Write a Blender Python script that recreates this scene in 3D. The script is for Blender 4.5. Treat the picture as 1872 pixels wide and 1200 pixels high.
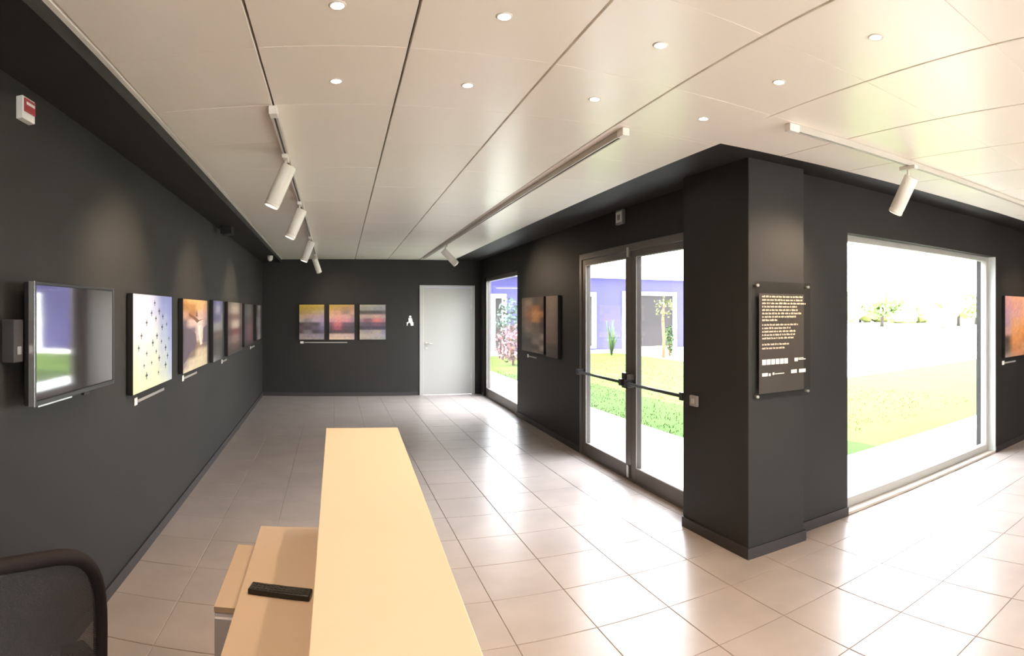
import bpy, bmesh, math, random
from math import sin, cos, tan, pi, radians, sqrt, atan2
from mathutils import Vector, Matrix
random.seed(7)
S = bpy.context.scene
C = S.collection
for o in list(bpy.data.objects):
    bpy.data.objects.remove(o)

# ---------------------------------------------------------------- camera, world, sun, exposure
EYE = 1.55                       # camera height
F = 1080.0                       # pixels per radian of the sweep panorama
cd = bpy.data.cameras.new('camera')
cam = bpy.data.objects.new('camera', cd); C.objects.link(cam)
cd.type = 'PANO'
cd.panorama_type = 'CENTRAL_CYLINDRICAL'
cd.central_cylindrical_range_u_min = -936.0/F
cd.central_cylindrical_range_u_max = 936.0/F
cd.central_cylindrical_range_v_min = -630.0/F
cd.central_cylindrical_range_v_max = 570.0/F
cd.central_cylindrical_radius = 1.0
YAW = (936.0-610.0)/F
cam.location = (0, 0, EYE)
cam.rotation_euler = (pi/2, 0, -YAW)
cd.clip_start = 0.02; cd.clip_end = 500
S.camera = cam

W = bpy.data.worlds.new('sky'); S.world = W; W.use_nodes = True
wn = W.node_tree.nodes; wl = W.node_tree.links
bg = wn['Background']
tc = wn.new('ShaderNodeTexCoord'); sp = wn.new('ShaderNodeSeparateXYZ')
rp = wn.new('ShaderNodeValToRGB')
wl.new(tc.outputs['Generated'], sp.inputs[0]); wl.new(sp.outputs['Z'], rp.inputs[0]); wl.new(rp.outputs[0], bg.inputs[0])
rp.color_ramp.elements[0].position = 0.0; rp.color_ramp.elements[0].color = (1.0, 0.98, 0.95, 1)
rp.color_ramp.elements[1].position = 0.6; rp.color_ramp.elements[1].color = (0.82, 0.88, 1.0, 1)
bg.inputs[1].default_value = 14.0

sl = bpy.data.lights.new('sun', 'SUN'); sun = bpy.data.objects.new('sun', sl); C.objects.link(sun)
sl.energy = 38.0; sl.angle = radians(0.6); sl.color = (1.0, 0.93, 0.80)
sun.rotation_euler = Vector((0.70, 0.12, -0.82)).to_track_quat('-Z', 'Y').to_euler()
sun.location = (-6, -2, 12)

vs = S.view_settings
S.display_settings.display_device = 'sRGB'
vs.view_transform = 'Standard'; vs.look = 'None'; vs.gamma = 1.0; vs.use_curve_mapping = False
vs.exposure = 0.72
cy = S.cycles
cy.use_denoising = True
cy.max_bounces = 10; cy.diffuse_bounces = 6; cy.glossy_bounces = 4; cy.transparent_max_bounces = 12
cy.sample_clamp_indirect = 6.0
cy.caustics_reflective = False; cy.caustics_refractive = False

# ---------------------------------------------------------------- plan of the room (metres; camera stands at 0,0)
HC = EYE + 0.96                  # underside of the white ceiling panels
HB = EYE + 0.90                  # underside of the dark bulkhead on the left
HS = HC + 0.006                  # underside of the dark border on the other sides
def XL(y): return -1.19 - 0.0154*(y-2.99)        # left wall
def XR(y): return 2.58 + 0.0235*(y-3.83)         # long right wall
def YW(x): return 2.91 - 0.028*(x-2.9)           # wall with the big window
YB = 10.82
YREAR = -3.0
XE = 9.0
TH = 0.24
def XLC(y): return -0.86 - 0.0108*(y-1.6)        # left edge of white ceiling
def XRC(y): return 2.058 + 0.020*(y-2.68)        # right edge
def YWC(x): return 2.68 - 0.064*(x-2.06) if x < 5.6 else 2.453 - 0.03*(x-5.6)

# ---------------------------------------------------------------- materials
def mat(name, col=(.5,.5,.5), rough=.5, metal=0, spec=.5, emit=None, estr=0, noise=0, nscale=8, bump=0, bscale=60, coat=0):
    m = bpy.data.materials.new(name); m.use_nodes = True
    n = m.node_tree.nodes; l = m.node_tree.links; b = n['Principled BSDF']
    b.inputs['Base Color'].default_value = (*col, 1)
    b.inputs['Roughness'].default_value = rough; b.inputs['Metallic'].default_value = metal
    b.inputs['Specular IOR Level'].default_value = spec
    if coat: b.inputs['Coat Weight'].default_value = coat; b.inputs['Coat Roughness'].default_value = .05
    if emit: b.inputs['Emission Color'].default_value = (*emit, 1); b.inputs['Emission Strength'].default_value = estr
    if noise or bump:
        g = n.new('ShaderNodeNewGeometry')
    if noise:
        t = n.new('ShaderNodeTexNoise'); t.inputs['Scale'].default_value = nscale; t.inputs['Detail'].default_value = 6
        l.new(g.outputs['Position'], t.inputs['Vector'])
        r = n.new('ShaderNodeMapRange'); r.inputs['From Min'].default_value = .3; r.inputs['From Max'].default_value = .7
        r.inputs['To Min'].default_value = 1-noise; r.inputs['To Max'].default_value = 1+noise
        l.new(t.outputs['Fac'], r.inputs['Value'])
        mx = n.new('ShaderNodeVectorMath'); mx.operation = 'SCALE'; mx.inputs[0].default_value = col
        l.new(r.outputs[0], mx.inputs['Scale']); l.new(mx.outputs[0], b.inputs['Base Color'])
    if bump:
        t2 = n.new('ShaderNodeTexNoise'); t2.inputs['Scale'].default_value = bscale; t2.inputs['Detail'].default_value = 3
        l.new(g.outputs['Position'], t2.inputs['Vector'])
        bp = n.new('ShaderNodeBump'); bp.inputs['Strength'].default_value = bump; bp.inputs['Distance'].default_value = .01
        l.new(t2.outputs['Fac'], bp.inputs['Height']); l.new(bp.outputs[0], b.inputs['Normal'])
    return m

M = {}
M['wall'] = mat('dark wall paint', (.0172,.0148,.0133), .60, spec=.32, noise=.05, nscale=2.5, bump=.08, bscale=180)
M['base'] = mat('dark skirting', (.024,.019,.019), .5)
M['tile'] = mat('porcelain floor tile', (.365,.305,.272), .29, spec=.45, noise=.09, nscale=3.2, bump=.02, bscale=14)
M['grout'] = mat('grout', (.35,.30,.265), .8)
M['ceil'] = mat('ceiling panel enamel', (.94,.875,.785), .28, spec=.5, noise=.012, nscale=1.2)
M['void'] = mat('ceiling void', (.16,.14,.12), .9)
M['trimw'] = mat('white ceiling trim', (.86,.82,.76), .4)
M['frame'] = mat('dark bronze aluminium', (.125,.108,.098), .40, metal=.35)
M['framel'] = mat('grey aluminium', (.42,.40,.37), .42, metal=.3)
M['reveal'] = mat('pale reveal plaster', (.62,.64,.62), .6)
M['sill'] = mat('stone threshold', (.40,.34,.28), .4, noise=.06, nscale=20)
M['doorw'] = mat('white lacquered door', (.36,.345,.32), .35)
M['metal'] = mat('satin steel', (.55,.54,.52), .3, metal=1)
M['black'] = mat('black plastic', (.012,.011,.012), .38)
M['blackbar'] = mat('black painted bar', (.03,.03,.035), .35)
M['screen'] = mat('dark glass screen', (.05,.042,.045), .06, spec=.9, coat=1)
M['silver'] = mat('silver bezel', (.62,.62,.62), .22, metal=.9)
M['white'] = mat('white enamel', (.80,.76,.70), .35)
M['counter'] = mat('cream laminate', (.55,.425,.325), .45, noise=.012, nscale=3)
M['panelside'] = mat('pale lilac laminate', (.62,.60,.68), .5)
M['lamp'] = mat('lit lamp', (1,.9,.7), .5, emit=(1,.80,.52), estr=40)
M['lampdim'] = mat('dim lamp', (.9,.85,.75), .5, emit=(1,.88,.68), estr=1.6)
M['red'] = mat('red plastic', (.34,.045,.05), .4)
M['mesh'] = mat('chair mesh', (.035,.030,.033), .8)
M['plinth'] = mat('picture edge', (.012,.009,.008), .5)
M['rail'] = mat('white track enamel', (.52,.48,.43), .45)
M['paper'] = mat('white card', (.78,.76,.72), .6)
M['wgrey'] = mat('grey plastic', (.24,.23,.22), .45)
M['outwall'] = mat('outside render', (.55,.53,.50), .8)

def glassmat(name, tint=(1,1,1), refl=.9, base=.035):
    m = bpy.data.materials.new(name); m.use_nodes = True
    n = m.node_tree.nodes; l = m.node_tree.links
    for x in list(n):
        if x.type != 'OUTPUT_MATERIAL': n.remove(x)
    out = [x for x in n if x.type == 'OUTPUT_MATERIAL'][0]
    t = n.new('ShaderNodeBsdfTransparent'); t.inputs[0].default_value = (*tint, 1)
    g = n.new('ShaderNodeBsdfGlossy'); g.inputs['Roughness'].default_value = .0; g.inputs[0].default_value = (refl,refl,refl,1)
    lw = n.new('ShaderNodeLayerWeight'); lw.inputs[0].default_value = .5
    pw = n.new('ShaderNodeMath'); pw.operation = 'POWER'; pw.inputs[1].default_value = 5; l.new(lw.outputs['Facing'], pw.inputs[0])
    f = n.new('ShaderNodeMath'); f.operation = 'MULTIPLY_ADD'; f.inputs[1].default_value = .9; f.inputs[2].default_value = base; l.new(pw.outputs[0], f.inputs[0])
    mx = n.new('ShaderNodeMixShader')
    l.new(f.outputs[0], mx.inputs[0]); l.new(t.outputs[0], mx.inputs[1]); l.new(g.outputs[0], mx.inputs[2]); l.new(mx.outputs[0], out.inputs[0])
    return m
M['glass'] = glassmat('window glass', (.97,.985,.98))
M['acrylic'] = glassmat('clear acrylic', (.93,.93,.92), .6, .012)

# ---------------------------------------------------------------- helpers
def bx(bm, x0, x1, y0, y1, z0, z1, mi=0):
    v = [bm.verts.new(p) for p in ((x0,y0,z0),(x1,y0,z0),(x1,y1,z0),(x0,y1,z0),(x0,y0,z1),(x1,y0,z1),(x1,y1,z1),(x0,y1,z1))]
    for q in ((0,3,2,1),(4,5,6,7),(0,1,5,4),(1,2,6,5),(2,3,7,6),(3,0,4,7)):
        f = bm.faces.new([v[i] for i in q]); f.material_index = mi
def prism(bm, pts, z0, z1, mi=0):          # vertical prism over a plan polygon
    a = [bm.verts.new((p[0],p[1],z0)) for p in pts]; b = [bm.verts.new((p[0],p[1],z1)) for p in pts]
    n = len(pts)
    fs = [bm.faces.new(a[::-1]), bm.faces.new(b)]
    for i in range(n):
        fs.append(bm.faces.new((a[i], a[(i+1)%n], b[(i+1)%n], b[i])))
    for f in fs: f.material_index = mi
def tube(bm, pts, r, seg=10, closed=False, rs=None, cap=True, flat=1.0):
    P = [Vector(p) for p in pts]; n = len(P); rings = []
    up = None
    for i in range(n):
        if closed: t = (P[(i+1)%n]-P[i-1]).normalized()
        else: t = (P[min(i+1,n-1)]-P[max(i-1,0)]).normalized()
        if up is None:
            up = Vector((0,0,1)) if abs(t.z) < .9 else Vector((1,0,0))
        a = (up - t*up.dot(t))
        if a.length < 1e-5: a = Vector((1,0,0)) - t*t.x
        a.normalize(); b = t.cross(a); up = a
        rr = rs[i] if rs else r
        rings.append([bm.verts.new(P[i] + (a*cos(2*pi*k/seg)*flat + b*sin(2*pi*k/seg))*rr) for k in range(seg)])
    for i in range(n if closed else n-1):
        A = rings[i]; B = rings[(i+1)%n]
        for k in range(seg):
            f = bm.faces.new((A[k],A[(k+1)%seg],B[(k+1)%seg],B[k])); f.smooth = True
    if cap and not closed:
        bm.faces.new(rings[0][::-1]); bm.faces.new(rings[-1])
def obj(name, bm, m, parent=None, bevel=0, kind=None, loc=None):
    me = bpy.data.meshes.new(name)
    bmesh.ops.recalc_face_normals(bm, faces=bm.faces)
    bm.to_mesh(me); bm.free()
    for x in (m if isinstance(m, (list,tuple)) else [m]): me.materials.append(x)
    o = bpy.data.objects.new(name, me); C.objects.link(o)
    if parent: o.parent = parent
    if loc: o.location = loc
    if bevel:
        b = o.modifiers.new('bevel', 'BEVEL'); b.width = bevel; b.segments = 2; b.limit_method = 'ANGLE'
    if kind: o['kind'] = kind
    return o
def box(name, m, x0,x1,y0,y1,z0,z1, parent=None, bevel=0, kind=None):
    bm = bmesh.new(); bx(bm, x0,x1,y0,y1,z0,z1); return obj(name, bm, m, parent, bevel, kind)
def tag(o, label, cat, group=None):
    o['label'] = label; o['category'] = cat
    if group: o['group'] = group
    return o
def thing(name, label, cat, loc=(0,0,0), rotz=0, group=None):
    o = bpy.data.objects.new(name, None); C.objects.link(o); o.empty_display_size = .1
    o.location = loc; o.rotation_euler = (0,0,rotz)
    return tag(o, label, cat, group)
def structure(name, loc=(0,0,0), rotz=0):
    o = bpy.data.objects.new(name, None); C.objects.link(o); o.location = loc; o.rotation_euler = (0,0,rotz)
    o['kind'] = 'structure'; return o

# ---------------------------------------------------------------- walls
def runwall(bm, fn, along, a0, a1, side, opens, h=2.75, TH=TH):
    """wall of thickness TH following x=fn(y) (along='y') or y=fn(x); openings = (a0,a1,z0,z1)"""
    cuts = sorted(opens)
    segs = []; cur = a0
    for (p,q,z0,z1) in cuts:
        segs.append((cur,p,0,h))
        if z0 > 0: segs.append((p,q,0,z0))
        segs.append((p,q,z1,h)); cur = q
    segs.append((cur,a1,0,h))
    for (p,q,z0,z1) in segs:
        if q-p < 1e-4: continue
        if along == 'y': pts = [(fn(p),p),(fn(q),q),(fn(q)+side*TH,q),(fn(p)+side*TH,p)]
        else: pts = [(p,fn(p)),(q,fn(q)),(q,fn(q)+side*TH),(p,fn(p)+side*TH)]
        prism(bm, pts, z0, z1)
bm = bmesh.new(); runwall(bm, XL, 'y', YREAR-TH, YB+TH, -1, [])
obj('wall_left', bm, M['wall'], kind='structure')
D1 = (1.614, 2.614)
bm = bmesh.new(); runwall(bm, lambda x: YB, 'x', XL(YB)+.0, XR(YB), 1, [(D1[0], D1[1], 0, 2.025)])
obj('wall_back', bm, M['wall'], kind='structure')
WA = (8.36, 10.50); DG = (3.62, 5.93); W2 = (3.43, 5.85)
bm = bmesh.new(); runwall(bm, XR, 'y', 3.0, YB+TH, 1, [(WA[0],WA[1],0,2.16),(DG[0],DG[1],0,2.17)], TH=.11)
obj('wall_right', bm, M['wall'], kind='structure')
bm = bmesh.new(); runwall(bm, YW, 'x', 2.70, XE, 1, [(W2[0],W2[1],0,2.15)])
obj('wall_courtyard', bm, M['wall'], kind='structure')
WR = [(0.6,2.6)]
bm = bmesh.new(); runwall(bm, lambda y: XE, 'y', YREAR-TH, YW(XE)+TH, 1, [])
obj('wall_end', bm, M['wall'], kind='structure')
bm = bmesh.new(); runwall(bm, lambda x: YREAR, 'x', XL(YREAR), XE, -1, [(1.4,5.0,0.05,2.2)])  # opening for the added rear window
obj('wall_rear', bm, M['wall'], kind='structure')
# the pillar at the inner corner
PX0, PX1, PY0, PY1 = 2.385, 2.858, 2.80, 3.55
bm = bmesh.new(); prism(bm, [(PX0,PY0+.02),(PX1,PY0),(PX1,3.05),(2.74,3.05),(2.74,PY1),(PX0,PY1)], 0, HS)
obj('wall_pillar', bm, M['wall'], kind='structure', bevel=.003)
# skirtings
def base_y(name, fn, segs, side):
    bm = bmesh.new()
    for a,b in segs: prism(bm, [(fn(a),a),(fn(b),b),(fn(b)+side*.012,b),(fn(a)+side*.012,a)], 0, .07)
    obj(name, bm, M['base'], kind='structure')
base_y('baseboard_left', XL, [(YREAR,YB)], 1)
base_y('baseboard_right', XR, [(PY1,DG[0]),(DG[1],WA[0]),(WA[1],YB)], -1)
bm = bmesh.new()
bx(bm, XL(YB)+.012, D1[0]-.06, YB-.012, YB, 0, .07)
obj('baseboard_back', bm, M['base'], kind='structure')
bm = bmesh.new()
for a,b in ((PX1,W2[0]),(W2[1],XE)): prism(bm, [(a,YW(a)),(b,YW(b)),(b,YW(b)-.012),(a,YW(a)-.012)], 0, .07)
obj('baseboard_courtyard', bm, M['base'], kind='structure')
bm = bmesh.new()
prism(bm, [(PX0-.012,PY0+.008),(PX1+.012,PY0-.012),(PX1+.012,PY0+.09),(PX1,PY0+.09),(PX1,PY0),(PX0,PY0+.02),(PX0,PY1),(PX0-.012,PY1)], 0, .07)
obj('baseboard_pillar', bm, M['base'], kind='structure')

# ---------------------------------------------------------------- floor: grout bed and tiles
bm = bmesh.new()
prism(bm, [(XL(YREAR)-.1,YREAR-.1),(XE+.1,YREAR-.1),(XE+.1,YW(XE)+.1),(XR(3)+.1,YW(2.66)+.1),(XR(YB)+.1,YB+.1),(XL(YB)-.1,YB+.1)], -.12, -.004)
floor = obj('floor', bm, M['grout'], kind='structure')
def inroom(x, y):
    return XL(y) < x and YREAR < y < YB and ((x < XR(y)) if y > YW(x) else x < XE)
def vis(x, y, z):                          # inside the photograph's field of view?
    a = atan2(x, y); d = sqrt(x*x+y*y)
    px = 610+F*a; py = 570-F*(z-EYE)/d
    return -60 < px < 1932 and -60 < py < 1260
TX, TY, X0, Y0 = .415, .435, 1.25-.415*6, 1.31-.435*10
def clipcell(x0,x1,y0,y1):
    """tile cut to the room outline (walls nearly on the axes)"""
    res = []
    L = lambda y: XL(y)+.002
    if x1 <= min(XL(y0), XL(y1))+.02: return res
    R1 = lambda y: XR(y)-.002
    yw = YW((x0+x1)/2)
    def add(a,b,c,d,lim):
        if d-c < .02: return
        p = [(max(a,L(c)),c),(min(b,lim(c)),c),(min(b,lim(d)),d),(max(a,L(d)),d)]
        if p[1][0]-p[0][0] > .02 and p[2][0]-p[3][0] > .02: res.append(p)
    big = lambda y: XE
    if x0 >= 2.6:
        add(x0,x1,y0,min(y1,yw),big)
    elif y1 <= 2.88: add(x0,x1,y0,y1,big)
    elif x1 > 2.55 and y0 < yw:
        add(x0,x1,y0,yw,big); add(x0,x1,yw+.001,min(y1,YB),R1)
    else: add(x0,x1,y0,min(y1,YB),R1)
    return res
g = .0022
def tile_bm(bm, p, h=.0, dep=.006):
    c = [Vector((q[0],q[1])) for q in p]; ce = sum(c, Vector((0,0)))/4
    def ins(d): return [Vector((q.x+(d if q.x < ce.x else -d), q.y+(d if q.y < ce.y else -d))) for q in c]
    a = ins(g); b = ins(g+.0015)
    va = [bm.verts.new((q.x,q.y,-dep)) for q in a]; vb = [bm.verts.new((q.x,q.y,h-.0012)) for q in a]; vc = [bm.verts.new((q.x,q.y,h)) for q in b]
    for i in range(4):
        j = (i+1)%4
        bm.faces.new((va[i],va[j],vb[j],vb[i])); bm.faces.new((vb[i],vb[j],vc[j],vc[i]))
    bm.faces.new(vc)
cells = []
ix = 0
for i in range(0, 26):
    for j in range(0, 36):
        x0 = X0+TX*(i-1); y0 = Y0+TY*j-TY*0
        for p in clipcell(x0, x0+TX, y0, y0+TY):
            cx = sum(q[0] for q in p)/4; cyy = sum(q[1] for q in p)/4
            if cyy < YREAR: continue
            v = any(vis(q[0],q[1],0) for q in p)
            cells.append((0 if v else 1, sqrt(cx*cx+cyy*cyy), p))
cells.sort(key=lambda c: (c[0], c[1]))
rest = bmesh.new()
for k,(v,d,p) in enumerate(cells):
    if k < 295 and v == 0:
        bm = bmesh.new(); cx = sum(q[0] for q in p)/4; cyy = sum(q[1] for q in p)/4
        tile_bm(bm, [(q[0]-cx,q[1]-cyy) for q in p])
        obj('tile', bm, M['tile'], floor, loc=(cx,cyy,random.uniform(-.0003,.0003)))
    else: tile_bm(rest, p)
obj('distant_tiles', rest, M['tile'], floor, kind='stuff')

# ---------------------------------------------------------------- ceiling
bm = bmesh.new(); bx(bm, XL(0)-.5, XE+TH, YREAR-TH, YW(XE)+TH, 2.60, 2.75); bx(bm, XL(YB)-.3, XR(YB)+.11, YW(XE)+TH, YB+TH, 2.60, 2.75)
ceiling = obj('ceiling', bm, M['void'], kind='structure')
bm = bmesh.new()
prism(bm, [(XL(YREAR),YREAR),(XLC(YREAR),YREAR),(XLC(YB),YB),(XL(YB),YB)], HB, 2.60)
obj('trim_1', bm, M['wall'], kind='structure')        # dark bulkhead along the left wall
bm = bmesh.new()
prism(bm, [(XRC(2.68),2.68),(XR(2.68)+.2,2.68),(XR(YB),YB),(XRC(YB),YB)], HS, 2.60)
obj('trim_2', bm, M['wall'], kind='structure')        # dark border along the right wall
bm = bmesh.new()
prism(bm, [(2.06,2.68),(5.6,YWC(5.6)),(XE,YWC(XE)),(XE,YW(XE)),(2.86,YW(2.86)),(2.78,2.95),(2.06+.3,2.95)], HS+.002, 2.598)
obj('trim_3', bm, M['wall'], kind='structure')        # dark border along the courtyard wall
bm = bmesh.new()
prism(bm, [(XLC(YREAR),YREAR),(XLC(YREAR)+.02,YREAR),(XLC(YB)+.02,YB),(XLC(YB),YB)], HC-.004, 2.60)
obj('trim_4', bm, M['trimw'], kind='structure')       # white edge profile
JX = [lambda y: XLC(y)+.024, lambda y: -.279-.0008*(y-1.8), lambda y: .268+.0138*(y-1.8), lambda y: .828+.0180*(y-1.7),
      lambda y: 1.365+.0225*(y-1.4), lambda y: 1.93+.04*(y-1.5) if y < 2.7 else XRC(y)]
for k in range(12): JX.append(lambda y, k=k: 2.51+.575*k)
def lines(y):
    return JX
YS = [-2.97+.6*k - .0 for k in range(0)]
ys = [.93+.6*k for k in range(-6, 17)]
ys = [YREAR+.01]+[y for y in ys if y > YREAR+.1 and y < YB-.05]+[YB-.002]
def panel(pts):
    bm = bmesh.new()
    ce = sum((Vector((q[0],q[1])) for q in pts), Vector((0,0)))/len(pts)
    gx, gy = .0045, .0006
    def ins(d): return [(q[0]+((gx+d) if q[0] < ce.x else -(gx+d))-ce.x, q[1]+((gy+d) if q[1] < ce.y else -(gy+d))-ce.y) for q in pts]
    a = ins(0); b = ins(.0015); n = len(pts)
    va = [bm.verts.new((x,y,.03)) for x,y in a]; vb = [bm.verts.new((x,y,.0015)) for x,y in a]; vc = [bm.verts.new((x,y,0)) for x,y in b]
    for i in range(n):
        j = (i+1)%n
        bm.faces.new((va[i],va[j],vb[j],vb[i])); bm.faces.new((vb[i],vb[j],vc[j],vc[i]))
    bm.faces.new(vc[::-1]); bm.faces.new(va)
    obj('ceiling_panel', bm, M['ceil'], ceiling, loc=(ce.x,ce.y,HC+random.uniform(-.0004,.0004)))
np_ = 0
for k in range(len(JX)-1):
    for a,b in zip(ys[:-1], ys[1:]):
        L0, R0 = JX[k], JX[k+1]
        x0a, x0b, x1a, x1b = L0(a), L0(b), R0(a), R0(b)
        if k == 4:
            # column ends at the right border beyond the inner corner
            if a < 2.68 < b:
                panel([(x0a,a),(x1a,a),(XRC(2.68),2.68),(x0b,2.68)]); panel([(JX[4](2.68),2.68),(XRC(2.68),2.68),(XRC(b),b),(x0b,b)]); continue
            if a >= 2.68: x1a, x1b = XRC(a), XRC(b)
        if k >= 5:
            lim = YWC((x0a+x1a)/2)
            if a > lim-.03: continue
            if x0a > XE-.05: continue
            x1a = min(x1a, XE-.01); x1b = min(x1b, XE-.01)
            if b > lim: panel([(x0a,a),(x1a,a),(x1a,YWC(x1a)),(x0a if k > 5 else JX[5](2.6),YWC(max(2.06,x0a)))]); continue
        panel([(x0a,a),(x1a,a),(x1b,b),(x0b,b)])

# ---------------------------------------------------------------- recessed downlights
def light_spot(name, loc, direction, energy, size, blend=.5, col=(1,.74,.48), rad=.03):
    l = bpy.data.lights.new(name, 'SPOT'); l.energy = energy; l.spot_size = size; l.spot_blend = blend; l.color = col; l.shadow_soft_size = rad
    o = bpy.data.objects.new(name, l); C.objects.link(o); o.location = loc
    o.rotation_euler = Vector(direction).to_track_quat('-Z','Y').to_euler(); return o
def ring(bm, r0, r1, z0, z1, seg=24):
    prof = [(r0,z1),(r0,z0),(r1-.004,z0),(r1,z0+.003),(r1,z1)]
    R = [[bm.verts.new((r*cos(2*pi*k/seg), r*sin(2*pi*k/seg), z)) for k in range(seg)] for r,z in prof]
    for i in range(len(prof)-1):
        for k in range(seg):
            f = bm.faces.new((R[i][k],R[i][(k+1)%seg],R[i+1][(k+1)%seg],R[i+1][k])); f.smooth = True
def disc(bm, r, z, seg=20, th=.004):
    a = [bm.verts.new((r*cos(2*pi*k/seg), r*sin(2*pi*k/seg), z)) for k in range(seg)]
    b = [bm.verts.new((r*cos(2*pi*k/seg), r*sin(2*pi*k/seg), z+th)) for k in range(seg)]
    bm.faces.new(a[::-1]); bm.faces.new(b)
    for k in range(seg): bm.faces.new((a[k],a[(k+1)%seg],b[(k+1)%seg],b[k]))
DL = [((.012,1.85),'nearest the camera in the row above the counter','row'),((.547,1.84),'',''),((1.118,1.81),'',''),((1.69,1.80),'',''),
      ((.01,2.457),'',''),((.563,2.44),'',''),((1.14,2.41),'',''),((1.72,2.38),'','')]
DLL = ['small warm ceiling downlight, leftmost of the near row at the top edge of the photo',
 'small warm ceiling downlight, second from the left in the near row',
 'small warm ceiling downlight, third from the left in the near row',
 'small warm ceiling downlight, rightmost lit one of the near row',
 'small warm ceiling downlight, leftmost of the far row, right of the track light run',
 'small warm ceiling downlight, second from the left in the far row',
 'small warm ceiling downlight, third from the left in the far row',
 'small warm ceiling downlight, rightmost of the far row, nearest the pillar corner']
def downlight(x, y, label, lit=True, power=18):
    t = thing('ceiling_downlight', label, 'downlight', (x,y,HC), 0, 'recessed ceiling downlights' if y > 1 else 'added downlights behind the photographer')
    bm = bmesh.new(); ring(bm, .021, .029, -.003, .002); obj('bezel', bm, M['white'], t)
    bm = bmesh.new(); disc(bm, .021, -.0015, th=.003); obj('lens', bm, M['lamp'] if lit else M['lampdim'], t)
    if lit: light_spot('downlight_lamp', (x,y,HC-.012), (0,0,-1), power, radians(150), .9, rad=.03)
for ((x,y),_,_),lb in zip(DL, DLL): downlight(x, y, lb)
downlight(1.64, 1.255, 'dim white ceiling downlight that is almost unlit, near the top right of the ceiling', lit=False)
# unseen downlights added behind the camera to brighten the room
for (x,y) in ((.01,-.6),(1.14,-.6),(2.8,-.6),(4.4,-.3),(.01,.6),(-.57,.6)):
    downlight(x, y, 'unseen small warm ceiling downlight added over the part of the room behind the photographer', power=20)

# ---------------------------------------------------------------- tracks and spotlights
def track(p0, p1, label, name='lighting_track'):
    a = Vector((p0[0],p0[1],0)); b = Vector((p1[0],p1[1],0)); d = b-a; L = d.length
    t = thing(name, label, 'track', (p0[0],p0[1],HC-.001), atan2(d.y,d.x))
    bm = bmesh.new()
    for (y0,y1,z0,z1) in ((-.017,-.006,-.034,0),(.006,.017,-.034,0),(-.006,.006,-.012,0)):
        bx(bm, 0, L, y0, y1, z0, z1)
    obj('rail', bm, M['rail'], t, bevel=.001)
    bm = bmesh.new(); bx(bm, .05, L-.02, -.0055, .0055, -.028, -.0122); obj('conductor_slot', bm, M['black'], t)
    bm = bmesh.new(); bx(bm, -.012, .055, -.020, .020, -.040, 0); obj('feed_cap', bm, M['white'], t, bevel=.003)
    bm = bmesh.new(); bx(bm, L-.01, L+.008, -.019, .019, -.037, 0); obj('end_cap', bm, M['white'], t, bevel=.002)
    return t
tl = track((-.282,2.74), (-.300,10.0), 'long white lighting track on the ceiling along the left side')
tr = track((1.462,2.72), (1.585,10.3), 'long empty-looking white lighting track above the right aisle of the ceiling')
tc_ = track((2.10,2.16), (6.9,1.93), 'white lighting track on the ceiling in front of the large window wall')
def head(x, y, vec, L, label, group='white track spotlights', r=.046, target=None, power=30, stem=.075, spot=radians(82)):
    """vec: direction the can points (from the swivel downwards)"""
    t = thing('track_spotlight', label, 'spotlight', (x,y,HC-.035), 0, group)
    v = Vector(vec).normalized()
    bm = bmesh.new(); bx(bm, -.017,.017,-.06,.06,-.026,.0); obj('adapter', bm, M['white'], t, bevel=.003)
    bm = bmesh.new(); tube(bm, [(0,0,-.026),(0,0,-.026-stem)], .009, 10); obj('stem', bm, M['white'], t)
    p = Vector((0,0,-.026-stem-.005)); a = p - v*.05; b = a + v*L
    bm = bmesh.new()
    tube(bm, [a, a+v*.006, b-v*.03, b-v*.028, b-v*.022, b-v*.02, b], r, 24, rs=[r*.92, r, r, r*.96, r*.96, r, r])
    obj('housing', bm, M['white'], t)
    bm = bmesh.new(); q = v.to_track_quat('Z','Y').to_matrix().to_4x4(); disc(bm, r*.84, .0, th=.003)
    bmesh.ops.transform(bm, matrix=Matrix.Translation(b+v*.0005) @ q, verts=bm.verts)
    obj('lens', bm, M['lampdim'], t)
    bm = bmesh.new()
    n = v.cross(Vector((0,0,1))).normalized()
    tube(bm, [p+n*(r+.004), p-n*(r+.004)], .012, 12); obj('swivel', bm, M['white'], t)
    o = Vector((x,y,HC-.035)) + b + v*.01
    dirn = (Vector(target)-o) if target else v
    light_spot('spotlight_lamp', o, dirn, power, spot, 1.0, col=(1,.76,.52), rad=.03)
    return t
head(-.285, 3.50, (-.40,.0,-.9), .26, 'large looking white cylinder spotlight nearest the camera on the left track', target=(-1.2,3.25,1.65), power=60)
head(-.288, 5.00, (-.40,.0,-.9), .26, 'white cylinder spotlight, second along the left track', target=(-1.23,5.0,1.6), power=60)
head(-.292, 7.30, (-.36,.0,-.9), .26, 'white cylinder spotlight, third along the left track', target=(-1.25,7.2,1.55), power=60)
head(-.296, 9.55, (.30,.5,-.9), .26, 'white cylinder spotlight, last on the left track before the dark back wall', target=(.25,10.8,1.45), power=30)
head(1.552, 8.10, (.75,.1,-.72), .27, 'small white spotlight tilted to the right at the far end of the right hand track', target=(2.66,7.3,1.65), power=45)
head(3.10, 2.112, (-.02,.50,-.86), .25, 'white cylinder spotlight hanging in front of the top of the big window wall', target=(2.63,2.8,1.70), power=50, stem=.085)
head(6.30, 1.955, (.02,.50,-.86), .25, 'white cylinder spotlight at the right hand end of the window side track', target=(6.4,2.8,1.5), power=34)

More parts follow.
